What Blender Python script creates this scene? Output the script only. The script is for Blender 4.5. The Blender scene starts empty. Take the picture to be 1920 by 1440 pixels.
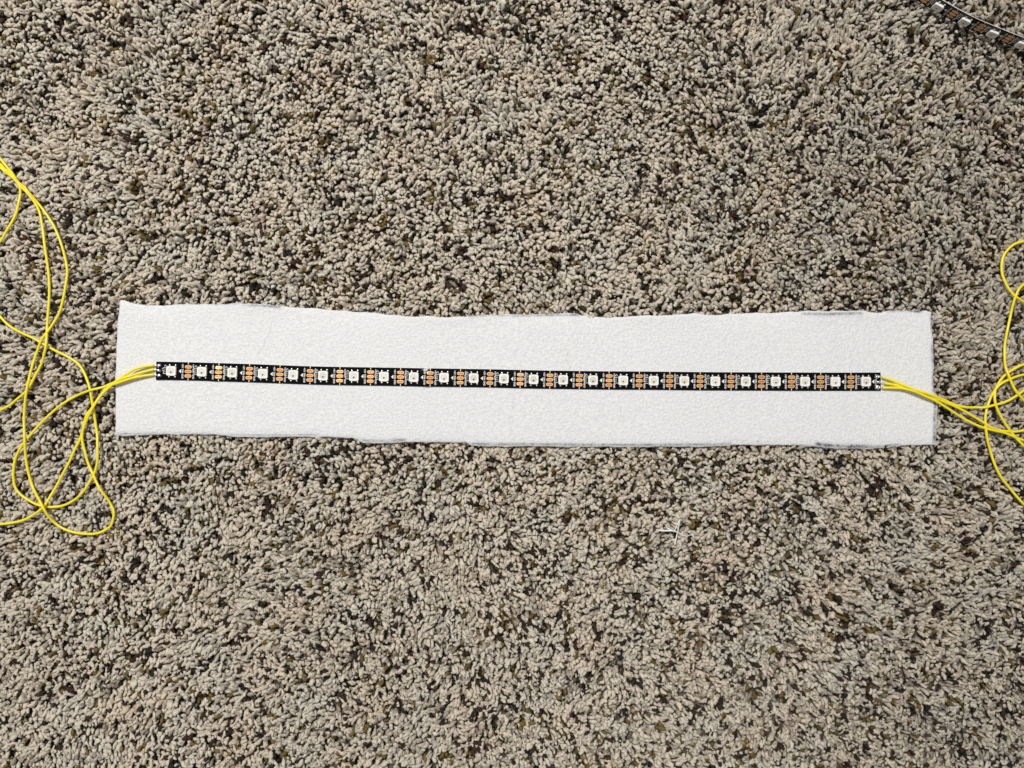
import bpy, bmesh, math
import numpy as np
from mathutils import Vector, Matrix

rng = np.random.default_rng(11)
scene = bpy.context.scene
COL = scene.collection

# ------------------------------------------------------------------ camera, light, exposure
S = 0.0002951            # metres per photo pixel in the plane of the LED strip
Z0 = 0.0112              # height of that plane above the carpet backing
H = 0.430                # camera height above that plane
cam_d = bpy.data.cameras.new("camera")
cam = bpy.data.objects.new("camera", cam_d); COL.objects.link(cam)
cam.location = (0, 0, Z0 + H); cam.rotation_euler = (0, 0, 0)
cam_d.sensor_width = 36.0
cam_d.lens = 36.0 * H / (1920 * S)
cam_d.clip_start = 0.01; cam_d.clip_end = 50
scene.camera = cam

world = bpy.data.worlds.new("World"); scene.world = world
world.use_nodes = True
wb = world.node_tree.nodes["Background"]
wb.inputs[0].default_value = (1.0, 0.985, 0.96, 1); wb.inputs[1].default_value = 0.27

def area(name, loc, target, size, power, color):
    d = bpy.data.lights.new(name, 'AREA'); d.shape = 'DISK'; d.size = size
    d.energy = power; d.color = color
    o = bpy.data.objects.new(name, d); COL.objects.link(o); o.location = loc
    o.rotation_euler = (Vector(target) - Vector(loc)).to_track_quat('-Z', 'Y').to_euler()
    return o
area("ceiling_lamp", (-0.38, 0.74, 1.58), (-0.05, -0.05, 0), 0.38, 31, (1.0, 0.98, 0.95))

scene.view_settings.view_transform = 'Standard'
scene.view_settings.look = 'None'
scene.view_settings.exposure = 0.0
scene.view_settings.gamma = 1.0
scene.render.engine = 'CYCLES'

# ------------------------------------------------------------------ helpers
def W(px, py, z=Z0):
    """a photo pixel read off at height z -> world point"""
    k = S * (H - (z - Z0)) / H
    return Vector(((px - 960) * k, (720 - py) * k, z))

def mat(name, color=(.8, .8, .8), rough=.5, metal=0.0, spec=.5, sheen=0.0, coat=0.0):
    m = bpy.data.materials.new(name); m.use_nodes = True
    b = m.node_tree.nodes["Principled BSDF"]
    b.inputs["Base Color"].default_value = (*color, 1)
    b.inputs["Roughness"].default_value = rough
    b.inputs["Metallic"].default_value = metal
    b.inputs["Specular IOR Level"].default_value = spec
    b.inputs["Sheen Weight"].default_value = sheen
    b.inputs["Coat Weight"].default_value = coat
    return m, m.node_tree, b

def add_bump(nt, b, scale, dist, strength=1.0, detail=3, coord='Object', rough=.55):
    tc = nt.nodes.new("ShaderNodeTexCoord")
    n = nt.nodes.new("ShaderNodeTexNoise"); n.inputs["Scale"].default_value = scale
    n.inputs["Detail"].default_value = detail; n.inputs["Roughness"].default_value = rough
    bp = nt.nodes.new("ShaderNodeBump"); bp.inputs["Distance"].default_value = dist
    bp.inputs["Strength"].default_value = strength
    nt.links.new(tc.outputs[coord], n.inputs["Vector"])
    nt.links.new(n.outputs["Fac"], bp.inputs["Height"])
    nt.links.new(bp.outputs["Normal"], b.inputs["Normal"])
    return n, bp

def noise_color(nt, b, c1, c2, scale, detail=3, lo=.35, hi=.65, coord='Object'):
    tc = nt.nodes.new("ShaderNodeTexCoord")
    n = nt.nodes.new("ShaderNodeTexNoise"); n.inputs["Scale"].default_value = scale
    n.inputs["Detail"].default_value = detail
    r = nt.nodes.new("ShaderNodeValToRGB")
    r.color_ramp.elements[0].position = lo; r.color_ramp.elements[0].color = (*c1, 1)
    r.color_ramp.elements[1].position = hi; r.color_ramp.elements[1].color = (*c2, 1)
    nt.links.new(tc.outputs[coord], n.inputs["Vector"])
    nt.links.new(n.outputs["Fac"], r.inputs["Fac"])
    nt.links.new(r.outputs["Color"], b.inputs["Base Color"])
    return r

def link(name, me, m=None, parent=None, smooth=False):
    if m is not None and not me.materials: me.materials.append(m)
    if smooth:
        me.polygons.foreach_set("use_smooth", [True] * len(me.polygons))
    o = bpy.data.objects.new(name, me); COL.objects.link(o)
    if parent is not None: o.parent = parent
    return o

def empty(name, loc=(0, 0, 0)):
    o = bpy.data.objects.new(name, None); COL.objects.link(o); o.location = loc
    o.empty_display_size = .01
    return o

def tag(o, label=None, cat=None, group=None, kind=None):
    if label: o["label"] = label
    if cat: o["category"] = cat
    if group: o["group"] = group
    if kind: o["kind"] = kind
    return o

def bm_mesh(name, bm):
    me = bpy.data.meshes.new(name); bm.normal_update(); bm.to_mesh(me); bm.free(); return me

def catmull(pts, n=14):
    P = np.array(pts, float)
    P = np.vstack([2 * P[0] - P[1], P, 2 * P[-1] - P[-2]])
    out = []
    for i in range(1, len(P) - 2):
        p0, p1, p2, p3 = P[i-1], P[i], P[i+1], P[i+2]
        # centripetal parameterisation keeps loops round
        d = [max(np.linalg.norm(b - a), 1e-9) ** .5 for a, b in ((p0, p1), (p1, p2), (p2, p3))]
        m1 = (p1 - p0) / d[0] - (p2 - p0) / (d[0] + d[1]) + (p2 - p1) / d[1]
        m2 = (p2 - p1) / d[1] - (p3 - p1) / (d[1] + d[2]) + (p3 - p2) / d[2]
        m1, m2 = m1 * d[1], m2 * d[1]
        for t in np.linspace(0, 1, n, endpoint=False):
            out.append((2*t**3-3*t**2+1)*p1 + (t**3-2*t**2+t)*m1 + (-2*t**3+3*t**2)*p2 + (t**3-t**2)*m2)
    out.append(P[-2])
    return np.array(out)

def tube(name, path, radius, sides=8, flat=1.0, caps=True):
    P = np.array(path, float); n = len(P)
    R = np.broadcast_to(np.array(radius, float), (n,))
    T = np.gradient(P, axis=0); T /= np.linalg.norm(T, axis=1)[:, None]
    up = np.array([0, 0, 1.0])
    verts = []
    for i in range(n):
        s = np.cross(up, T[i]); L = np.linalg.norm(s)
        s = s / L if L > 1e-6 else np.array([1.0, 0, 0])
        v = np.cross(T[i], s)
        for k in range(sides):
            a = 2 * math.pi * k / sides
            verts.append(P[i] + R[i] * (math.cos(a) * s + flat * math.sin(a) * v))
    faces = [(i*sides+k, i*sides+(k+1) % sides, (i+1)*sides+(k+1) % sides, (i+1)*sides+k)
             for i in range(n-1) for k in range(sides)]
    if caps:
        faces.append(tuple(range(sides))[::-1]); faces.append(tuple(range((n-1)*sides, n*sides)))
    me = bpy.data.meshes.new(name)
    me.from_pydata([tuple(v) for v in verts], [], faces); me.update()
    me.polygons.foreach_set("use_smooth", [True] * len(me.polygons))
    return me

# ------------------------------------------------------------------ outline of the felt (photo pixels)
F_TOP = [(225,563),(235,565),(250,569),(275,572),(300,572.5),(350,571),(400,570),(450,569),(500,571),(520,573),(545,576),
 (580,578),(600,579.5),(650,583),(700,587),(740,591),(770,593),(800,593),(815,593),(825,595.5),(840,595.5),(870,593),(900,591),
 (950,590),(1000,589),(1040,588),(1082,588),(1092,591.5),(1110,593),(1140,595),(1170,595),(1200,592),(1240,591),(1270,590),
 (1300,588),(1330,591),(1350,590),(1370,588),(1400,587.5),(1450,587),(1480,584),(1510,583),(1550,584),(1600,582),(1620,582),
 (1630,586),(1650,586.5),(1670,583),(1700,582),(1728,583),(1735,581.5),(1746,585)]
F_BOT = [(217,814),(225,816),(250,817),(290,815),(350,814),(400,815),(440,819),(500,820),(560,819),(600,819),(660,822),(670,824),
 (678,830),(720,831),(760,829.5),(820,829),(872,830),(884,836),(920,837),(1000,837),(1100,838),(1200,838),(1300,837.5),
 (1350,837),(1375,834.5),(1420,834),(1480,835),(1530,837),(1550,840),(1590,841.5),(1630,842),(1660,839),(1690,835.5),(1754,834)]
F_LEFT = [(563,225),(590,223),(620,220),(640,218.5),(700,217),(760,216.5),(814,217)]
F_RIGHT = [(585,1746),(600,1747),(625,1748),(660,1750),(690,1751),(700,1750),(735,1752),(748,1757),(765,1758),(790,1756.5),(815,1756),(834,1754)]
def interp(tab, v):
    a = np.array(tab, float); return np.interp(v, a[:, 0], a[:, 1])
FELT_T = 0.0015
FELT_B = 0.0092          # underside of the felt
def felt_top_z(px):
    return FELT_B + FELT_T + 0.00025*np.sin(px/97.0+.6) + 0.0002*np.sin(px/41.0+2.)

# ------------------------------------------------------------------ carpet
def build_carpet():
    m, nt, b = mat("carpet_backing", (.05, .04, .03), .95, spec=.1)
    noise_color(nt, b, (.07, .055, .04), (.16, .13, .10), 400)
    bm = bmesh.new()
    x, y = .42, .34
    vs = [bm.verts.new(p) for p in ((-x,-y,.004),(x,-y,.004),(x,y,.004),(-x,y,.004))]
    bm.faces.new(vs)
    base = link("carpet", bm_mesh("carpet", bm), m)
    tag(base, kind="structure", label="speckled beige and brown cut pile carpet floor")

    def scatter(sp, wx, wy):
        """jittered tuft roots with yarn colours in small clumps"""
        nx, ny = int(wx / sp), int(wy / (sp * .9))
        ii, jj = np.meshgrid(np.arange(nx), np.arange(ny))
        X = (ii - nx/2 + .5*(jj % 2)) * sp
        Y = (jj - ny/2) * sp * .9
        typ = np.zeros((ny, nx), int); N = nx * ny
        def clumps(count, kind, lo, hi):
            for _ in range(count):
                i, j = int(rng.integers(nx)), int(rng.integers(ny))
                for _ in range(int(rng.integers(lo, hi))):
                    typ[j % ny, i % nx] = kind
                    i += int(rng.integers(-1, 2)); j += int(rng.integers(-1, 2))
        clumps(int(N*.040), 5, 1, 6)      # grey-taupe
        clumps(int(N*.034), 1, 1, 4)      # olive / mustard
        clumps(int(N*.028), 2, 1, 4)      # dark brown
        clumps(int(N*.012), 3, 1, 5)      # maroon brown
        clumps(int(N*.026), 4, 1, 4)      # charcoal
        X = X.ravel() + rng.normal(0, sp*.25, N); Y = Y.ravel() + rng.normal(0, sp*.25, N)
        return X, Y, typ.ravel(), np.ones(N) * sp / .0020
    fine = scatter(.0020, .612, .468); coarse = scatter(.0030, .740, .600)
    sel = (np.abs(coarse[0]) > .306) | (np.abs(coarse[1]) > .234)
    X, Y, typ, big = [np.concatenate([f, c[sel]]) for f, c in zip(fine, coarse)]
    N = len(X); tint = rng.normal(0, 1, N)
    px = X / S + 960; py = 720 - Y / S
    inside = (py > interp(F_TOP, px) - 5) & (py < interp(F_BOT, px) + 3) & (px > interp(F_LEFT, py) - 4) & (px < interp(F_RIGHT, py) + 4)
    deep = (py > interp(F_TOP, px) + 55) & (py < interp(F_BOT, px) - 55) & (px > interp(F_LEFT, py) + 55) & (px < interp(F_RIGHT, py) - 55)
    keep = ~deep
    X, Y, typ, tint, inside, px, py, big = [q[keep] for q in (X, Y, typ, tint, inside, px, py, big)]
    N = len(X)
    def field(seed, k):
        r = np.random.default_rng(seed); f = np.zeros(N)
        for _ in range(7):
            a = r.uniform(0, 6.283); w = k * r.uniform(.5, 1.8)
            f += np.sin((math.cos(a)*X + math.sin(a)*Y) * w + r.uniform(0, 6.283))
        return f / 2.2
    # tufts bunch together in irregular clusters with creases between them
    cs = .0060; r2 = np.random.default_rng(77)
    gx, gy = np.floor(X/cs).astype(int), np.floor(Y/cs).astype(int)
    jx, jy = r2.uniform(.05, .95, (200, 200)), r2.uniform(.05, .95, (200, 200))
    D = []; CX = []; CY = []
    for a in (-1, 0, 1):
        for b in (-1, 0, 1):
            u, v = gx+a, gy+b
            cx_, cy_ = (u + jx[u % 200, v % 200])*cs, (v + jy[u % 200, v % 200])*cs
            D.append(np.hypot(X-cx_, Y-cy_)); CX.append(cx_); CY.append(cy_)
    D, CX, CY = np.array(D), np.array(CX), np.array(CY)
    o1 = D.argmin(0); k_ = np.arange(N); Ds = np.sort(D, 0)
    tox, toy = CX[o1, k_]-X, CY[o1, k_]-Y
    crease = np.exp(-(Ds[1]-Ds[0])/.0009) * np.clip(.5 + .6*field(12, 300), 0, 1)
    X = X + .05*tox; Y = Y + .05*toy
    hx = field(1, 45) * .35 + field(2, 280) * .5 + rng.normal(0, .7, N)
    hy = field(3, 45) * .35 + field(4, 280) * .5 + rng.normal(0, .7, N) - .30
    dull = np.maximum(1/(1+np.exp(-(px-1330)/130)) * 1/(1+np.exp((py-700)/110)), .75/(1+np.exp(-(px-1640)/90)))     # nap brushed the other way, upper right; its shade also painted into the yarn
    hx = hx + .3*field(16, 22) - .5*dull + tox/.003*.12; hy = hy + .7*dull + toy/.003*.12
    ang = np.arctan2(hy, hx)
    lean = np.clip(np.hypot(hx, hy) / 1.5, .05, 1.2)
    phi_end = np.radians(np.clip(34 + 46 * lean + rng.normal(0, 11, N), 15, 96))
    curl = rng.normal(0, .9, N) + (rng.random(N) < .18) * rng.choice([-1, 1], N) * rng.uniform(1.2, 2.6, N)
    L = rng.uniform(.0034, .0058, N) * big
    rad = np.clip(rng.normal(.00118, .00022, N), .0007, .0018) * big * (1 - .06*dull)
    dark = (typ >= 1) & (typ <= 4)
    L = np.where(dark, L * .94, L)
    zb = .0058 + rng.uniform(-.0006, .0008, N) + field(5, 420) * .0003 + field(6, 60) * .0003 - crease*(.0006 + .0006*dull)
    K, SD = 3, 5
    ts = np.array([0, .55, .92])
    rr = np.array([.70, 1.06, .78])
    # integrate the bending yarn
    pos = np.stack([X, Y, zb], 1); V = np.zeros((N, K*SD + 1, 3)); PL = np.zeros((N, K*SD + 1, 3), np.float32); seed_ = rng.uniform(0, 400, N)
    n_sub = 12; prev = 0.0; cen = {0: pos.copy()}; dirs = {}
    path = [pos.copy()]; dlist = []
    for q in range(n_sub):
        t = (q + .5) / n_sub
        ph = phi_end * (.45 + .55*t)
        a = ang + curl * (t - .5)
        d = np.stack([np.sin(ph)*np.cos(a), np.sin(ph)*np.sin(a), np.cos(ph)], 1)
        pos = pos + d * (L / n_sub)[:, None]
        path.append(pos.copy()); dlist.append(d)
    path = np.array(path); dlist = np.array(dlist)
    top = path[:, :, 2].max(0) + rad * .6
    cap = np.where(inside, FELT_B - .0012, .0108 + rng.normal(0, .0004, N))
    drop = np.maximum(top - cap, 0)
    path[:, :, 2] -= drop[None, :]
    for k in range(K):
        f = ts[k] * n_sub; i0 = min(int(f), n_sub - 1); w = f - i0
        c = path[i0] * (1 - w) + path[i0 + 1] * w
        d = dlist[min(i0, n_sub - 1)]
        s = np.cross(np.array([0, 0, 1.0]), d); s /= np.maximum(np.linalg.norm(s, axis=1), 1e-6)[:, None]
        u = np.cross(d, s)
        for j in range(SD):
            a = 2*math.pi*(j + .5*k)/SD
            tw = a + 2.2*ts[k]; PL[:, k*SD + j, 0] = math.cos(tw); PL[:, k*SD + j, 1] = math.sin(tw); PL[:, k*SD + j, 2] = ts[k]*.5 + seed_
            r_ = rad * rr[k] * (1 + rng.normal(0, .07, N))
            V[:, k*SD + j] = c + (r_*math.cos(a))[:, None]*s + (r_*.72*math.sin(a))[:, None]*u
    V[:, K*SD] = path[-1] + dlist[-1] * (rad*.30)[:, None]
    PL[:, K*SD, 2] = .5 + seed_
    nv = K*SD + 1
    quads = np.array([(k*SD+j, k*SD+(j+1) % SD, (k+1)*SD+(j+1) % SD, (k+1)*SD+j) for k in range(K-1) for j in range(SD)])
    tris = np.array([((K-1)*SD+j, (K-1)*SD+(j+1) % SD, K*SD) for j in range(SD)])
    off = (np.arange(N) * nv)
    loops = np.concatenate([quads.ravel(), tris.ravel()])
    lv = (off[:, None] + loops[None, :]).ravel().astype(np.int32)
    per_tot = np.concatenate([np.full(len(quads), 4), np.full(len(tris), 3)])
    tot = np.tile(per_tot, N); start = np.concatenate([[0], np.cumsum(tot)[:-1]])
    me = bpy.data.meshes.new("carpet_pile")
    me.vertices.add(N*nv); me.vertices.foreach_set("co", V.astype(np.float32).ravel())
    me.loops.add(len(lv)); me.loops.foreach_set("vertex_index", lv)
    me.polygons.add(len(tot)); me.polygons.foreach_set("loop_start", start.astype(np.int32))
    me.polygons.foreach_set("use_smooth", np.ones(len(tot), bool))
    me.update(calc_edges=True)
    pal = np.array([(.90,.80,.655), (.23,.16,.042), (.050,.028,.013), (.070,.030,.018), (.028,.023,.017), (.52,.435,.34)])
    col = pal[typ] * (1 + .17*np.clip(tint, -2.4, 1.1) - .23*dull + .035*field(15, 16))[:, None]  # dull term darkens the yarn to imitate shade on the right side
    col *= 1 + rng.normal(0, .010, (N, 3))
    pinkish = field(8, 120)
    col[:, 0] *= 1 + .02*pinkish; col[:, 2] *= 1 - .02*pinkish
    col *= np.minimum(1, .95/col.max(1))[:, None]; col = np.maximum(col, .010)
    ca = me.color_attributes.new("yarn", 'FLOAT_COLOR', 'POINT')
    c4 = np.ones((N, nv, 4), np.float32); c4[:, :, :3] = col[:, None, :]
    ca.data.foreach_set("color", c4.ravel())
    pa = me.attributes.new("ply", 'FLOAT_VECTOR', 'POINT'); pa.data.foreach_set("vector", PL.ravel())
    m, nt, b = mat("carpet_yarn", rough=.5, spec=.32)
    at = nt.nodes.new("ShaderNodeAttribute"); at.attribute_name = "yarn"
    n, bp = add_bump(nt, b, 2.6, .0009, .8, 4, rough=.65)
    pl = nt.nodes.new("ShaderNodeAttribute"); pl.attribute_name = "ply"
    nt.links.new(pl.outputs["Vector"], n.inputs["Vector"])
    mx = nt.nodes.new("ShaderNodeMix"); mx.data_type = 'RGBA'; mx.blend_type = 'MULTIPLY'
    mx.inputs[0].default_value = .45
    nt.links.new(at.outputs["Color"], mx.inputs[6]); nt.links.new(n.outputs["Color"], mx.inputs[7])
    g = nt.nodes.new("ShaderNodeRGBToBW")
    nt.links.new(n.outputs["Fac"], mx.inputs[7])
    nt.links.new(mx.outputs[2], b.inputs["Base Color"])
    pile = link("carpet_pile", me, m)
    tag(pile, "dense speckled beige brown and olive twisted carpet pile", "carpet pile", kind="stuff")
build_carpet()

# ------------------------------------------------------------------ felt
def build_felt():
    us = np.linspace(0, 1, 771)
    e = np.array([0, .7, 1.4, 2.2, 3, 4, 5, 6, 7.5, 9.5, 12]) / 260.0
    vs = np.concatenate([e, np.linspace(e[-1], 1 - e[-1], 62)[1:-1], 1 - e[::-1]])
    U, Vv = np.meshgrid(us, vs)
    # Coons-style blend between the four cut edges
    xt = 225 + U * (1746 - 225); xb = 217 + U * (1754 - 217)
    yt = interp(F_TOP, xt); yb = interp(F_BOT, xb)
    PY = yt * (1 - Vv) + yb * Vv
    xl = interp(F_LEFT, np.clip(PY, 563, 814)); xr = interp(F_RIGHT, np.clip(PY, 585, 834))
    PX = xl * (1 - U) + xr * U
    r = np.random.default_rng(5)
    def wob(p, seed, amp):
        q = np.random.default_rng(seed); o = 0
        for w in (.05, .11, .23, .47, .9): o = o + np.sin(p*w*q.uniform(.8, 1.2) + q.uniform(0, 6)) * amp * (.05/w)**.45
        return o
    edge = np.exp(-np.minimum(Vv, 1 - Vv)*260/5.0)
    PY += edge * wob(PX, 7, .55) * np.where(Vv < .5, 1, -.8)
    edgex = np.exp(-np.minimum(U, 1 - U)*1530/5.0)
    PX += edgex * wob(PY, 9, .5)
    Zt = felt_top_z(PX)
    Zt += .0009*np.exp(-((PX-225)**2 + (PY-563)**2)/40**2)
    Zt += .0006*np.exp(-((PY-yt)/16)**2)*np.sin(PX/60.) - .0005*np.exp(-((PY-yb)/10)**2)
    de = np.minimum.reduce([(PY-yt), (yb-PY), (PX-xl), (xr-PX)])
    Zt -= .0006*np.exp(-np.maximum(de, 0)/1.6)              # soft rounded cut edge
    k = S * (H - (Zt - Z0)) / H
    WX = (PX-960)*k; WY = (720-PY)*k
    ny, nx = U.shape
    top = np.stack([WX, WY, Zt], -1).reshape(-1, 3)
    bot = np.stack([WX, WY, np.minimum(Zt - .0005, FELT_B + .0*Zt)], -1)
    # marker residue along the cut edges
    ink = np.zeros_like(U)
    def band(d, p, p0, p1, off, wid, amt, seed):
        q = np.random.default_rng(seed)
        ends = np.clip((p-p0)/8, 0, 1)*np.clip((p1-p)/8, 0, 1)
        n = np.interp(p, np.arange(200, 1800, 7), q.uniform(.45, 1.1, len(np.arange(200, 1800, 7))))
        return .78*amt*ends*np.clip(n, .15, 1.2)*np.exp(-((d-off)/(1.35*wid))**2)
    dt, db, dr = PY-yt, yb-PY, xr-PX
    segs_t = [(300,400,.5,1.0,.25),(395,455,1,1.6,.6),(450,530,2.5,1.8,1.0),(875,965,1.5,1.5,.7),(955,1090,2.6,1.8,1.0),(1500,1622,5,2.2,.95),(1660,1712,1.2,1.5,.8),(1700,1732,1.2,1.8,1.7)]
    segs_b = [(217,300,3.5,1.2,.8),(300,430,3,1.0,.3),(425,600,4,1.3,.7),(600,670,2,1,.25),(672,765,4.5,2.0,.95),(765,885,2,1.2,.2),(880,1120,4.2,2.0,1.1),(1100,1375,4,1.7,1.0),(1480,1540,2,1.4,.4),(1525,1640,4.5,2.8,1.4),(1620,1690,3,1.8,1.0)]
    segs_r = [(588,625,.8,1.4,1.5),(640,700,2,2.0,.8),(668,684,1.2,2.2,1.5),(700,740,1.2,2,1.2),(738,795,4.5,2.0,1.2),(790,834,4,2.0,1.5)]
    for i, s in enumerate(segs_t): ink = np.maximum(ink, band(dt, PX, *s[:2], s[2], s[3], s[4], 20+i))
    for i, s in enumerate(segs_b): ink = np.maximum(ink, band(db, PX, *s[:2], s[2], s[3], s[4], 40+i))
    for i, s in enumerate(segs_r): ink = np.maximum(ink, band(dr, PY, *s[:2], s[2], s[3], s[4], 60+i))
    ink = np.clip(ink, 0, 1)
    idx = np.arange(ny*nx).reshape(ny, nx)
    faces = np.stack([idx[1:, :-1], idx[1:, 1:], idx[:-1, 1:], idx[:-1, :-1]], -1).reshape(-1, 4)
    ring = np.concatenate([idx[0, :], idx[1:, -1], idx[-1, -2::-1], idx[-2:0:-1, 0]])
    bverts = bot.reshape(-1, 3)[ring]; nb = len(ring); b0 = ny*nx
    side = [(int(ring[i]), int(ring[(i+1) % nb]), b0+(i+1) % nb, b0+i) for i in range(nb)]
    allf = [tuple(map(int, f)) for f in faces] + side + [tuple(range(b0, b0+nb))]
    me = bpy.data.meshes.new("felt_strip")
    me.from_pydata(np.vstack([top, bverts]).tolist(), [], allf); me.update()
    bm = bmesh.new(); bm.from_mesh(me); bmesh.ops.recalc_face_normals(bm, faces=bm.faces); bm.to_mesh(me); bm.free()
    at = me.attributes.new("ink", 'FLOAT', 'POINT')
    iv = ink.reshape(-1); at.data.foreach_set("value", np.concatenate([iv, iv[ring]*.4]).astype(np.float32))
    m, nt, b = mat("white_felt", (.83, .83, .82), .95, spec=.12, sheen=.25)
    b.inputs["Sheen Roughness"].default_value = .6
    tc = nt.nodes.new("ShaderNodeTexCoord")
    n1 = nt.nodes.new("ShaderNodeTexNoise"); n1.inputs["Scale"].default_value = 720; n1.inputs["Detail"].default_value = 2.5
    n1.inputs["Distortion"].default_value = .3
    n2 = nt.nodes.new("ShaderNodeTexNoise"); n2.inputs["Scale"].default_value = 1700; n2.inputs["Detail"].default_value = 2
    ad = nt.nodes.new("ShaderNodeMath"); ad.operation = 'MULTIPLY_ADD'; ad.inputs[1].default_value = .45
    for n in (n1, n2): nt.links.new(tc.outputs["Object"], n.inputs["Vector"])
    nt.links.new(n2.outputs["Fac"], ad.inputs[0]); nt.links.new(n1.outputs["Fac"], ad.inputs[2])
    bp = nt.nodes.new("ShaderNodeBump"); bp.inputs["Distance"].default_value = .0010; bp.inputs["Strength"].default_value = .62
    nt.links.new(ad.outputs[0], bp.inputs["Height"]); nt.links.new(bp.outputs["Normal"], b.inputs["Normal"])
    rc = nt.nodes.new("ShaderNodeValToRGB")
    rc.color_ramp.elements[0].position = .35; rc.color_ramp.elements[0].color = (.69, .70, .71, 1)
    rc.color_ramp.elements[1].position = .68; rc.color_ramp.elements[1].color = (.80, .805, .81, 1)
    nt.links.new(n1.outputs["Fac"], rc.inputs["Fac"])
    ia = nt.nodes.new("ShaderNodeAttribute"); ia.attribute_name = "ink"
    mul = nt.nodes.new("ShaderNodeMath"); mul.operation = 'MULTIPLY'; mul.use_clamp = True
    mr = nt.nodes.new("ShaderNodeMapRange"); mr.inputs[1].default_value = .3; mr.inputs[2].default_value = .65; mr.inputs[3].default_value = .45; mr.inputs[4].default_value = 1.2
    n3 = nt.nodes.new("ShaderNodeTexNoise"); n3.inputs["Scale"].default_value = 900; n3.inputs["Detail"].default_value = 3
    nt.links.new(tc.outputs["Object"], n3.inputs["Vector"]); nt.links.new(n3.outputs["Fac"], mr.inputs[0])
    nt.links.new(ia.outputs["Fac"], mul.inputs[0]); nt.links.new(mr.outputs[0], mul.inputs[1])
    mx = nt.nodes.new("ShaderNodeMix"); mx.data_type = 'RGBA'
    nt.links.new(mul.outputs[0], mx.inputs[0]); nt.links.new(rc.outputs["Color"], mx.inputs[6])
    mx.inputs[7].default_value = (.09, .085, .11, 1)
    nt.links.new(mx.outputs[2], b.inputs["Base Color"])
    o = link("felt_sheet", me, m, smooth=True)
    # loose fibres sticking out of the cut edges
    fv, ff = [], []; q = np.random.default_rng(31); rim = top[ring]; cen = top.mean(0)
    out = np.roll(rim, -1, 0) - np.roll(rim, 1, 0); out = np.stack([out[:, 1], -out[:, 0]], 1)
    out /= np.maximum(np.linalg.norm(out, axis=1), 1e-9)[:, None]
    if np.sum(out[:, 1]*(rim[:, 1]-cen[1])) < 0: out = -out
    for _ in range(1700):
        i = int(q.integers(nb)); d = np.array([out[i, 0], out[i, 1], q.normal(.1, .4)]) + np.append(q.normal(0, .7, 2), 0)
        d /= np.linalg.norm(d); Lf = q.uniform(.0004, .0014); bend = q.normal(0, .5, 3); p = rim[i] + np.array([0, 0, -q.uniform(0, .0006)]) - d*.0002
        b1 = len(fv); sd = np.cross(d, [0, 0, 1.0]); sd /= np.linalg.norm(sd)+1e-9; upv = np.cross(sd, d)
        for k in range(3):
            c = p + d*Lf*k/2 + bend*Lf*.3*(k/2)**2
            for a in range(3): fv.append(tuple(c + .000028*(math.cos(2.094*a)*sd + math.sin(2.094*a)*upv)))
        ff += [(b1+3*k+a, b1+3*k+(a+1) % 3, b1+3*k+3+(a+1) % 3, b1+3*k+3+a) for k in range(2) for a in range(3)]
    fm = bpy.data.meshes.new("frayed_fibres"); fm.from_pydata(fv, [], ff); fm.update()
    M_fib, *_ = mat("felt_fibre", (.80, .80, .80), .8)
    tag(link("frayed_fibres", fm, M_fib, o), kind="stuff")
    tag(o, "long white felt rectangle with dark marker traces along its cut edges, on carpet", "felt")
build_felt()

# ------------------------------------------------------------------ LED strip
MM = .001
PX = S                                   # sizes below are in photo pixels of the strip plane
M_board, nt_, b_ = mat("black_solder_mask", (.003, .003, .0035), .16, spec=.16)
add_bump(nt_, b_, 160, .00025, .5, 3)
noise_color(nt_, b_, (.003, .003, .0035), (.10, .10, .105), 260, 4, .66, .80)   # dust and scuffs
M_back, *_ = mat("adhesive_backing", (.78, .78, .76), .6)
M_silk, *_ = mat("silkscreen_white", (.86, .86, .84), .65)
M_pack, *_ = mat("led_package_white", (.85, .835, .78), .45, spec=.4)
M_lens, nt_, b_ = mat("led_epoxy", (.74, .715, .63), .2, spec=.5)
oi = nt_.nodes.new("ShaderNodeObjectInfo"); cr = nt_.nodes.new("ShaderNodeValToRGB")
cr.color_ramp.elements[0].color = (.60, .59, .51, 1); cr.color_ramp.elements[1].color = (.78, .755, .67, 1)
nt_.links.new(oi.outputs["Random"], cr.inputs["Fac"]); nt_.links.new(cr.outputs["Color"], b_.inputs["Base Color"])
M_die, *_ = mat("led_driver_die", (.03, .025, .02), .3)
M_sold, nt_, b_ = mat("solder", (.74, .74, .73), .25, metal=.9)
add_bump(nt_, b_, 900, .0002, .6, 2)
M_cap, *_ = mat("capacitor_body", (.10, .07, .05), .4)
M_cu, nt_, b_ = mat("copper_pad", (.85, .40, .14), .34, metal=.55)
oi = nt_.nodes.new("ShaderNodeObjectInfo"); cr = nt_.nodes.new("ShaderNodeValToRGB")
cr.color_ramp.elements[0].color = (.70, .27, .06, 1); cr.color_ramp.elements[1].color = (.95, .43, .13, 1)
nt_.links.new(oi.outputs["Random"], cr.inputs["Fac"]); nt_.links.new(cr.outputs["Color"], b_.inputs["Base Color"])
add_bump(nt_, b_, 700, .0001, .5, 2)
M_cur, *_ = mat("copper_pad_rim", (.96, .68, .40), .35, metal=.25)

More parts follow.
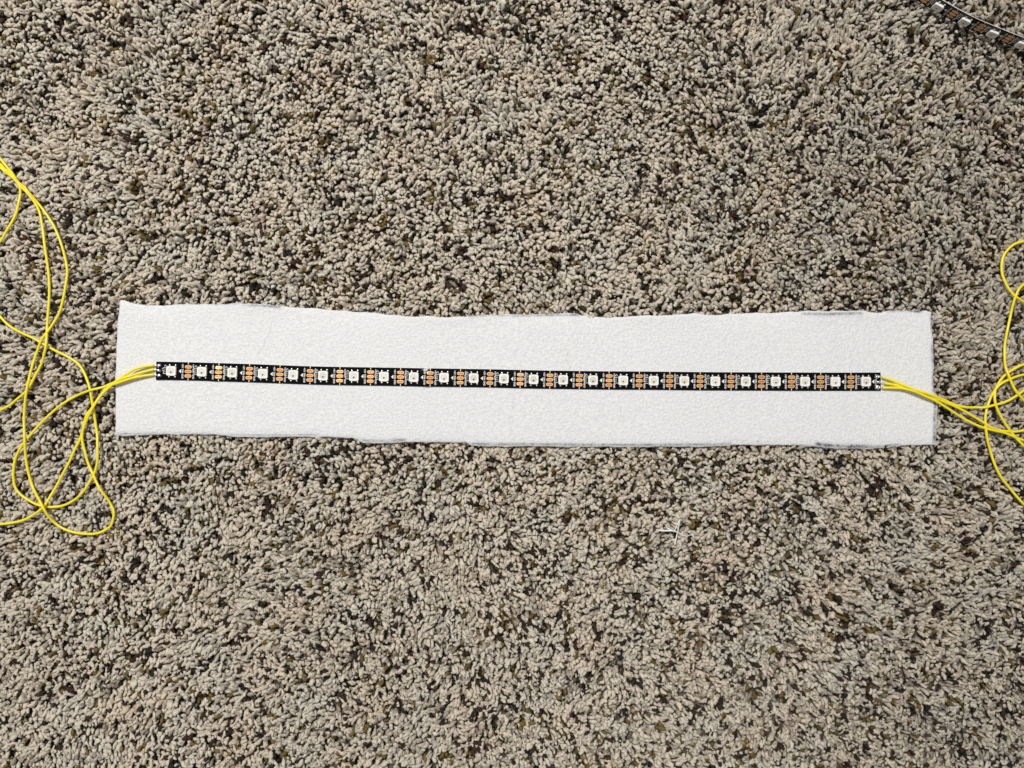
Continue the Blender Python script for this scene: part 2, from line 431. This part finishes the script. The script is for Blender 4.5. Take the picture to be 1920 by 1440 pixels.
def text_mesh(body, height, width):
    """flat letters centred on the origin, cap height `height`, squeezed to `width`"""
    cu = bpy.data.curves.new("letters", 'FONT'); cu.body = body; cu.size = 1.0; cu.resolution_u = 2
    cu.offset = .022
    o = bpy.data.objects.new("letters", cu); COL.objects.link(o)
    dg = bpy.context.evaluated_depsgraph_get(); dg.update()
    me = o.evaluated_get(dg).to_mesh()
    v = np.array([q.co[:] for q in me.vertices]); f = [tuple(p.vertices) for p in me.polygons]
    o.evaluated_get(dg).to_mesh_clear()
    bpy.data.objects.remove(o); bpy.data.curves.remove(cu)
    lo, hi = v.min(0), v.max(0); c = (lo+hi)/2; sz = np.maximum(hi-lo, 1e-6)
    v = (v - c) * np.array([width/sz[0], height/sz[1], 0])
    return v, f

def box_bm(bm, cx, cy, cz, sx, sy, sz):
    M = Matrix.Translation((cx, cy, cz)) @ Matrix.Diagonal((sx, sy, sz, 1))
    return bmesh.ops.create_cube(bm, size=1, matrix=M)["verts"]

def stadium(w, h, n=6):
    r = h/2; pts = []
    for k in range(n+1):
        a = -math.pi/2 + math.pi*k/n; pts.append((w/2-r + r*math.cos(a), r*math.sin(a)))
    for k in range(n+1):
        a = math.pi/2 + math.pi*k/n; pts.append((-w/2+r + r*math.cos(a), r*math.sin(a)))
    return pts

def pad_mesh():
    bm = bmesh.new(); rings = []
    for (d, z) in ((0, 0), (0, .05*MM), (.9*PX, .06*MM)):
        rings.append([bm.verts.new((x, y, z)) for x, y in stadium((12.8*PX-2*d), (6.0*PX-2*d))])
    n = len(rings[0])
    for a, b in zip(rings, rings[1:]):
        for i in range(n):
            f = bm.faces.new((a[i], a[(i+1) % n], b[(i+1) % n], b[i])); f.material_index = 1
    bm.faces.new(rings[-1])
    me = bm_mesh("copper_pad", bm); me.materials.append(M_cu); me.materials.append(M_cur); return me

def package_mesh():
    """square LED body with a round recess in its top"""
    bm = bmesh.new(); h = 1.55*MM; a = 8.9*PX; n = 24
    def sq(half, z, ch):
        pts = []
        for k in range(n):
            t = 2*math.pi*(k+.5)/n; c, s = math.cos(t), math.sin(t); q = half/max(abs(c), abs(s))
            pts.append(bm.verts.new((q*c, q*s, z)))
        return pts
    def circ(r, z): return [bm.verts.new((r*math.cos(2*math.pi*(k+.5)/n), r*math.sin(2*math.pi*(k+.5)/n), z)) for k in range(n)]
    rings = [sq(a, .12*MM, 0), sq(a, h-.12*MM, 0), sq(a-.12*MM, h, 0), circ(6.3*PX, h), circ(5.7*PX, h-.22*MM)]
    for A, B in zip(rings, rings[1:]):
        for i in range(n): bm.faces.new((A[i], A[(i+1) % n], B[(i+1) % n], B[i]))
    bm.faces.new(rings[-1]); bm.faces.new(rings[0][::-1])
    me = bm_mesh("led_package", bm); me.materials.append(M_pack); return me

def disc_mesh(name, r, n, dome, m):
    bm = bmesh.new()
    c = bm.verts.new((0, 0, dome)); ring = [bm.verts.new((r*math.cos(2*math.pi*k/n), r*math.sin(2*math.pi*k/n), 0)) for k in range(n)]
    for k in range(n): bm.faces.new((ring[k], ring[(k+1) % n], c))
    me = bm_mesh(name, bm); me.materials.append(m); return me

def blob_mesh(name, sx, sy, sz, m, seed=0, jit=.0):
    bm = bmesh.new(); bmesh.ops.create_icosphere(bm, subdivisions=2, radius=1)
    r = np.random.default_rng(seed)
    for v in bm.verts:
        k = 1 + r.normal(0, jit); v.co = Vector((v.co.x*sx*k, v.co.y*sy*k, max(v.co.z*k, -.25)*sz))
    me = bm_mesh(name, bm); me.materials.append(m)
    me.polygons.foreach_set("use_smooth", [True]*len(me.polygons)); return me

def silk_mesh():
    """printing of one cell, LED centre at the origin: labels, cut line, capacitor outline (pixels, y up)"""
    V, F = [], []
    def add(v, f, ox, oy, rot=False):
        b = len(V)
        for p in v:
            x, y = p[0], p[1]
            if rot: x, y = y, -x                     # reads from top to bottom
            V.append(((ox+x)*PX, (oy+y)*PX, 0))
        F.extend(tuple(i+b for i in q) for q in f)
    def rect(x0, x1, y0, y1): add([(x0,y0),(x1,y0),(x1,y1),(x0,y1)], [(0,1,2,3)], 0, 0)
    for body, y, L, ox in (("+5V", 9.8, 8.0, 20), ("DIN", .2, 7.2, 20), ("GND", -9.6, 8.8, 20),
                           ("+5V", 9.4, 8.0, 40.2), ("DO", .4, 6.2, 40.2), ("GND", -9.8, 8.8, 40.2)):
        v, f = text_mesh(body, 3.5, L); add(v, f, ox, y, True)
    rect(30.0, 31.2, 13.0, 16.9); rect(30.0, 31.2, -16.9, -13.0)
    rect(30.2, 31.0, 3.9, 5.0); rect(30.2, 31.0, -5.0, -3.9)
    # designator and outline of the capacitor left of the LED
    v, f = text_mesh("C", 3.6, 3.6); add(v, f, -12.3, 9.6, True)
    x0, x1, y0, y1, w = -16.2, -9.6, -5.4, 6.2, .75
    rect(x0, x1, y1-w, y1); rect(x0, x1, y0, y0+w); rect(x0, x0+w, y0+w, 1.2); rect(x0, x0+w, 4.2, y1-w)
    rect(x0-2.4, x0, 3.9, 4.7); rect(x0-2.4, x0, .8, 1.5)
    me = bpy.data.meshes.new("silkscreen"); me.from_pydata(V, [], F); me.materials.append(M_silk); me.update(); return me

ME = dict(pad=pad_mesh(), pack=package_mesh(), lens=disc_mesh("lens", 5.75*PX, 20, .10*MM, M_lens),
          die=disc_mesh("die", 1.6*PX, 8, .03*MM, M_die), joint=blob_mesh("solder_joint", 2.1*PX, 2.2*PX, .55*MM, M_sold, 3),
          silk=silk_mesh())
bm = bmesh.new()
vs = [bm.verts.new(((x)*PX, y*PX, 0)) for x, y in ((0, 0), (4.3, -3.7), (4.3, 3.7))]; bm.faces.new(vs)
ME["arrow"] = bm_mesh("direction_arrow", bm); ME["arrow"].materials.append(M_silk)
bm = bmesh.new(); vs = box_bm(bm, 0, 0, .24*MM, 2.9*PX, 3.0*PX, .48*MM); ME["cap"] = bm_mesh("capacitor", bm); ME["cap"].materials.append(M_cap)
bm = bmesh.new(); vs = box_bm(bm, 0, 0, .25*MM, 3.0*PX, 1.9*PX, .5*MM)
bmesh.ops.bevel(bm, geom=bm.edges[:], offset=.12*MM, segments=1, affect='EDGES'); ME["term"] = bm_mesh("terminal", bm); ME["term"].materials.append(M_sold)

def strip(name, frame, s0, s1, cells, pads, wrinkle=None, rotjit=None):
    """frame(s) -> (P, T, B, N) along the strip; s in metres, cells = s of the LED centres"""
    root = empty(name, frame((s0+s1)/2)[0])
    base = root.location.copy()
    ss = np.linspace(s0, s1, max(int((s1-s0)/(.0012)), 20)); hw = 17.1*PX; nw = 8
    def slab(nm, half, z_lo, z_hi, m, e0=0.0):
        V, F = [], []
        for s in np.concatenate([[ss[0]-e0], ss[1:-1], [ss[-1]+e0]]):
            P, T, B, N = frame(s)
            for zz in (z_lo, z_hi):
                for k in range(nw+1):
                    w = -half + 2*half*k/nw
                    dz = wrinkle(s, w/half) if wrinkle else 0
                    V.append(tuple(P + B*w + N*(zz+dz) - base))
        R = 2*(nw+1); n = len(ss)
        for i in range(n-1):
            a, b = i*R, (i+1)*R
            for k in range(nw):
                F.append((a+nw+1+k, b+nw+1+k, b+nw+2+k, a+nw+2+k)); F.append((a+k, a+k+1, b+k+1, b+k))
            F.append((a, b, b+nw+1, a+nw+1)); F.append((a+nw, a+2*nw+1, b+2*nw+1, b+nw))
        for i, flip in ((0, 0), ((n-1)*R, 1)):
            for k in range(nw):
                q = (i+k, i+nw+1+k, i+nw+2+k, i+k+1); F.append(q[::-1] if flip else q)
        me = bpy.data.meshes.new(nm); me.from_pydata(V, [], F); me.update()
        o = link(nm, me, m, root); return o
    slab("circuit_board", hw, 0, .25*MM, M_board)
    slab("adhesive_backing", hw+.35*PX, -.22*MM, -.002*MM, M_back, .1*MM)
    top = .25*MM
    def place(nm, me, s, x, y, z=0.0, parent=None, pm=None, rz=0.0):
        if parent is None:
            P, T, B, N = frame(s + x*PX)
            dz = wrinkle(s + x*PX, y/17.1) if wrinkle else 0
            M = Matrix((T, B, N)).transposed().to_4x4()
            M.translation = P + B*(y*PX) + N*(top+z+dz) - base
            o = bpy.data.objects.new(nm, me); COL.objects.link(o); o.parent = root
            o.matrix_local = M @ Matrix.Rotation(rz, 4, 'Z')
        else:
            o = bpy.data.objects.new(nm, me); COL.objects.link(o); o.parent = parent
            o.location = (x*PX, y*PX, z)
        return o
    # printing follows the bent board cell by cell
    def conform(nm, me, s, dz=.03*MM, off=(0, 0)):
        src = np.array([v.co[:] for v in me.vertices]) + np.array([off[0]*PX, off[1]*PX, 0]); m2 = me.copy()
        for v, c in zip(m2.vertices, src):
            P, T, B, N = frame(s + c[0]); w = wrinkle(s + c[0], c[1]/hw) if wrinkle else 0
            v.co = P + B*c[1] + N*(top + dz + w + c[2]) - base
        o = bpy.data.objects.new(nm, m2); COL.objects.link(o); o.parent = root; return o
    for i, s in enumerate(cells):
        rz = float(rng.normal(0, .012))
        led = place("led_package", ME["pack"], s, 0, 0, -.05*MM, rz=rz)
        place("lens", ME["lens"], 0, 0, .2, 1.44*MM, led)
        place("die", ME["die"], 0, 0, -2.2, 1.52*MM, led)
        for x in (-4.3, 6.7):
            place("solder_joint", ME["joint"], 0, x, 10.8, .10*MM, led); place("solder_joint", ME["joint"], 0, x-.4, -10.8, .10*MM, led)
        cap = place("capacitor", ME["cap"], s, -12.9, .3)
        place("terminal", ME["term"], 0, .1, 2.2, 0, cap); place("terminal", ME["term"], 0, -.1, -2.0, 0, cap)
        conform("silkscreen", ME["silk_end"] if i == len(cells)-1 and not pads[1] else ME["silk"], s)
        conform("direction_arrow", ME["arrow"], s, .03*MM, (12.8, 0))
        if i < len(cells)-1 or pads[1]:
            for y, dx in ((8.3, .3), (-.2, 0), (-8.8, -.3)):
                conform("copper_pad", ME["pad"], s, .01*MM, (30.4+dx, y))
    return root

# last cell: no cut line or right hand labels beyond the board end
def silk_end_mesh():
    me = ME["silk"].copy(); bm = bmesh.new(); bm.from_mesh(me)
    kill = [v for v in bm.verts if v.co.x > 25*PX]
    bmesh.ops.delete(bm, geom=kill, context='VERTS'); bm.to_mesh(me); bm.free(); return me
ME["silk_end"] = silk_end_mesh()

LEDP = [(293,694.8),(322.7,695.4),(380,697),(437,698.6),(494,700.4),(550,703),(606,704.6),(664,705.4),(720,706.3),(776,707.2),(832,708.2),(888,709),
        (945,709.8),(1000,711.6),(1056,712.2),(1111,713),(1168,713.4),(1225,713.8),(1283,714.4),(1340,715),(1396,715.2),(1453,715.4),
        (1508,715.6),(1565,715.8),(1621.7,715.8),(1651,715.3)]
_lp = np.array(LEDP)
def cy(px):
    return float(np.mean([np.interp(px+d, _lp[:, 0], _lp[:, 1]) for d in (-40, -20, 0, 20, 40)]))
def frame_main(s):
    px = 960 + s/S
    def P(p): return W(p, cy(p), float(felt_top_z(p)) + .00035)
    p = P(px); T = (P(px+6) - P(px-6)).normalized()
    N = Vector((0, 0, 1)); B = N.cross(T).normalized(); N = T.cross(B)
    return p, T, B, N
def wrinkle_main(s, w):
    px = 960 + s/S
    up = max(w, 0)**2
    hump = .00062*math.exp(-((px-405)/9)**2) + .00055*math.exp(-((px-800)/9)**2) + .0004*math.exp(-((px-297)/7)**2)
    return hump*(1-up) + .00008*math.sin(px*.037)*w + .0003*math.exp(-((px-1490)/10)**2)*(1-max(-w, 0)**2) + .00009*math.sin(px*.11)*up
led_px = [322.7,380.2,437.2,494.4,551,606.8,664.4,720.6,776.2,832.8,888.4,945,1000.4,1055.6,1111.4,1168,1225,1282,1340,1397,1453,1507.8,1564.6,1621.7]
main = strip("led_strip", frame_main, (293.3-960)*S, (1651-960)*S, [(p-960)*S for p in led_px], (True, False), wrinkle_main)
tag(main, "black strip of twenty-four white LEDs with yellow wires, lying on white felt", "LED strip")

# second strip, standing on its edge in the corner
pts2 = np.array([(1560,-150),(1622,-92),(1683,-42),(1726,-10),(1761,11),(1810,38),(1861,60),(1910,79),(1962,95),(2014,107),(2070,117),(2130,122)], float)
Z2 = .0154
cur = catmull([tuple(W(x, y, Z2)) for x, y in pts2], 20)
acc = np.concatenate([[0], np.cumsum(np.linalg.norm(np.diff(cur, axis=0), axis=1))])
TILT = math.radians(90)
def frame_two(s):
    def P(q): return Vector([float(np.interp(q, acc, cur[:, k])) for k in range(3)])
    p = P(s); T = (P(s+.003) - P(s-.003)).normalized()
    Bh = Vector((0, 0, 1)).cross(T).normalized()          # horizontal, up in the picture
    N = Vector((0, 0, 1))*math.cos(TILT) - Bh*math.sin(TILT)
    B = N.cross(T).normalized()
    return p, T, B, N
i2 = int(np.argmin(np.hypot(*(cur[:, :2] - np.array(W(1810, 38, Z2)[:2])).T)))
s_ref = acc[i2]; pitch = 1/60
cells2 = [s_ref + k*pitch for k in range(-3, 7) if .012 < s_ref + k*pitch < acc[-1]-.012]
two = strip("led_strip", frame_two, cells2[0]-.007, cells2[-1]+.0095, cells2, (True, True))
tag(two, "black LED strip standing on its edge on the carpet in the upper right corner", "LED strip")

# ------------------------------------------------------------------ wires
M_wire, nt_, b_ = mat("yellow_insulation", (.88, .71, .014), .36, spec=.5)
noise_color(nt_, b_, (.86, .71, .014), (.93, .79, .022), 60)
M_bare, *_ = mat("tinned_copper", (.75, .73, .68), .3, metal=.9)
R_W = 2.35*S
ZC = .0112                                   # wire axis when resting on the pile
def wire(pts, tip, blob_sz, seed, bow=True):
    """pts: (px, py, z) from the strip outwards; tip: solder point on the board"""
    path = catmull([tuple(W(x, y, z)) for x, y, z in pts], 14)
    base = main.location
    r = np.random.default_rng(seed)
    path[30:, 2] += (np.interp(np.arange(len(path)), np.arange(0, len(path)+10, 10), r.normal(0, .0002, len(np.arange(0, len(path)+10, 10)))))[30:]
    kn = np.arange(0, len(path)+9, 9)
    for ax in (0, 1): path[40:, ax] += np.interp(np.arange(len(path)), kn, r.normal(0, .00016, len(kn)))[40:]
    for _ in range(3): path[1:-1] = path[1:-1]*.5 + (path[:-2] + path[2:])*.25
    me = tube("wire", path - np.array(base), R_W, 10)
    w = link("wire", me, M_wire, main)
    t = W(*tip); a = path[0] + (path[0]-path[1])*.0
    bp = catmull([tuple(a + (path[1]-path[0])*.5), tuple((np.array(a)*.5+np.array(t)*.5)+np.array([0, 0, .0002])), tuple(t)], 6)
    bare = link("bare_end", tube("bare_end", bp - np.array(base), R_W*.42, 6), M_bare, w)
    bl = blob_mesh("solder_blob", blob_sz[0]*S, blob_sz[1]*S, .85*MM, M_sold, seed, .10)
    o = link("solder_blob", bl, None, main); o.location = Vector(t) - base + Vector((0, 0, -.0003))
    o.rotation_euler[2] = float(r.uniform(-.5, .5))
    return w
zb = Z0 + .0004
def prof(pts, zs):
    """heights: first entries from zs, the rest resting on the pile"""
    return [(x, y, zs[i] if i < len(zs) else ZC) for i, (x, y) in enumerate(pts)]
lz = [zb+.0006, zb+.0014, zb+.0021, zb+.0024, .0133, .0128, .0123]
def lift(pts, marks):
    out = []
    for x, y, z in pts:
        for mx, my, dz in marks:
            z += dz*math.exp(-((x-mx)**2+(y-my)**2)/22**2)
        out.append((x, y, z))
    return out
A = prof([(289,684.5),(272,687),(252,693),(232,705),(214,717),(197,724.5),(168,732),(142,743),(118,757),(85,785),(60,811),(38,842),(26,872),(25,900),(34,922),(55,939),(82,949),
          (115,949),(143,935),(163,913),(178,885),(184,852),(182,815),(177,780),(171,740),(163,712),(150,686),(130,671),(108,660),(80,644),(45,627),(18,611),(0,593),(-30,560),(-55,520),(-40,480),
          (0,453),(15,429),(30,398),(38,370),(37,350),(26,330),(10,309),(-10,288),(-50,262),(-120,240)], lz)
A = lift(A, [(170,733,.0022), (82,949,-.0002), (182,850,.0016)])
B_ = prof([(289,692.5),(270,697),(250,703),(230,710),(208,724),(190,741),(172,768),(159,797),(152,820),(140,845),(122,880),(103,915),(82,950),(62,966),(35,978),(0,983),(-60,990),(-130,960),(-140,880),(-80,805),
           (0,769),(28,752),(50,732),(66,706),(79,678),(86,650),(89,610),(92,560),(92,520),(86,470),(80,425),(72,392),(55,366),(36,346),(15,326),(0,314),(-40,288),(-120,255)], lz)
B_ = lift(B_, [(82,950,.0022), (170,770,.0018), (86,650,.0024), (45,355,.0016)])
C_ = prof([(289,702),(268,705),(248,709),(226,716),(204,726),(186,745),(170,768),(158,795),(154,820),(158,845),(170,880),(187,915),(206,943),(214,963),(208,984),(189,997),(160,1001),(130,996),(103,980),(80,950),(62,912),(50,868),
           (46,830),(46,785),(51,730),(62,680),(75,642),(92,618),(110,588),(121,548),(126,512),(121,480),(108,440),(98,420),(74,385),(50,355),(36,343),(15,322),(0,309),(-40,276),(-120,235)], lz)
C_ = lift(C_, [(80,952,.0044), (190,912,.0034), (50,820,.0022), (55,715,.0018), (82,632,.0016), (55,360,.0034)])
wire(A, (297.5,685.5,zb), (4.4,3.4), 1); wire(B_, (297,694.5,zb), (4.6,3.0), 2); wire(C_, (298,704,zb), (4.6,3.2), 3)
rz = [zb+.0006, zb+.0012, zb+.0017, zb+.0020, zb+.0020, .0130, .0124]
P_ = prof([(1655,707.5),(1670,712),(1690,720.5),(1715,730.5),(1740,738.5),(1765,748),(1797,761),(1827,764),(1854,762),(1884,754),(1920,733),(1970,690),(1985,660),(1975,770),(1945,765),
           (1920,751),(1906,735),(1893,709),(1886,682),(1884,652),(1888,619),(1897,583),(1905,553),(1920,533),(1945,520),(1960,545),(1940,572),(1920,566),(1904,556),(1888,537),(1878,508),(1882,480),(1900,459),(1920,452),(1960,448),(2020,460)], rz)
P_ = lift(P_, [(1705,727,.0012), (1735,737,.0014), (1860,762,.0018), (1905,735,.0016), (1889,700,.0018), (1906,552,.0018)])
Q_ = prof([(1659,718.5),(1674,721),(1694,726),(1716,731.8),(1738,739.6),(1762,750),(1802,767),(1839,789),(1861,802),(1887,809),(1920,806),(1975,780),(2000,730),(1960,695),
           (1920,702),(1899,708),(1874,722),(1855,750),(1848,778),(1850,814),(1857,847),(1872,885),(1895,918),(1920,945),(1950,970),(2010,990)], rz)
Q_ = lift(Q_, [(1852,800,.0024), (1880,716,.0018)])
R_ = prof([(1655,727),(1672,727),(1692,728),(1714,733.5),(1736,743),(1764,757),(1805,784),(1846,803),(1880,810),(1920,826),(1980,830),(2030,760),(1980,690),
           (1920,683),(1899,694),(1879,710),(1866,731),(1867,756),(1880,786),(1899,814),(1920,837),(1960,870),(2020,890)], rz)
R_ = lift(R_, [(1715,733,.0007), (1745,747,.0005), (1850,803,.0012), (1880,800,.0016), (1868,756,.0022)])
wire(P_, (1645,706.5,zb), (5.6,3.4), 4); wire(Q_, (1647.5,716.5,zb), (5.2,2.8), 5); wire(R_, (1646,726,zb), (4.6,4.6), 6)

# ------------------------------------------------------------------ small loose things
M_hair, *_ = mat("hair", (.26, .23, .20), .5)
def hair(pts, label, r=.024*MM):
    z = [float(felt_top_z(x)) + .00012 for x, y in pts]
    path = catmull([tuple(W(x, y, q)) for (x, y), q in zip(pts, z)], 8)
    o = link("hair", tube("hair", path - path[0], r, 5), M_hair); o.location = path[0]
    tag(o, label, "hair", "stray hairs on the felt")
hair([(513,598),(508,610),(506,625),(498,637),(493,650),(483,665)], "thin dark hair on the felt above the strip near its left end")
hair([(1081,632),(1084,640),(1077,649),(1066,660),(1062,672),(1064,683),(1071,690)], "curled dark hair on the felt above the middle of the strip")
hair([(1164,765),(1164,776),(1167,784),(1173,789)], "tiny curved hair on the felt below the strip", .022*MM)
hair([(962,752),(960,770),(955,785),(956,797),(960,812)], "faint wavy hair on the felt below the middle of the strip", .020*MM)

M_scrap, *_ = mat("white_plastic", (.84, .84, .82), .3, spec=.6)
def scrap():
    z = .0114
    o = empty("plastic_scrap", W(1268, 997, z)); base = o.location
    def blade(pts, rad):
        path = catmull([tuple(W(x, y, q)) for x, y, q in pts], 6)
        rr = np.interp(np.linspace(0, 1, len(path)), np.linspace(0, 1, len(rad)), rad) * S * 1.0
        link("strand", tube("strand", path - np.array(base), rr, 7, .6), M_scrap, o)
    blade([(1230,993,z+.0008),(1242,995,z+.0006),(1255,995,z+.0008),(1264,996,z+.0011),(1275,1000,z+.0009),(1285,1004.5,z+.0006)], [.5,1.7,1.7,1.3,1.0,.7,.5])
    blade([(1274,974,z+.0014),(1273,984,z+.001),(1271,996,z+.0002),(1268,1008,z+.0004),(1265,1022,z+.0004)], [1.3,1.3,.9,1.0,1.2,1.3])
    blade([(1273,977,z+.0012),(1268,988,z+.0012),(1264,995,z+.0013),(1258,993,z+.0012),(1251,990,z+.0008)], [.7,.6,.9,1.0,.8])
    blade([(1281,997,z+.0012),(1279,1002,z+.0008),(1288,1005,z+.0006),(1296,1003,z+.0004),(1303,1009,z+.0002)], [.9,.8,.5,.7,.7])
    tag(o, "small white scrap of split plastic thread lying on the carpet below the felt", "scrap")
scrap()
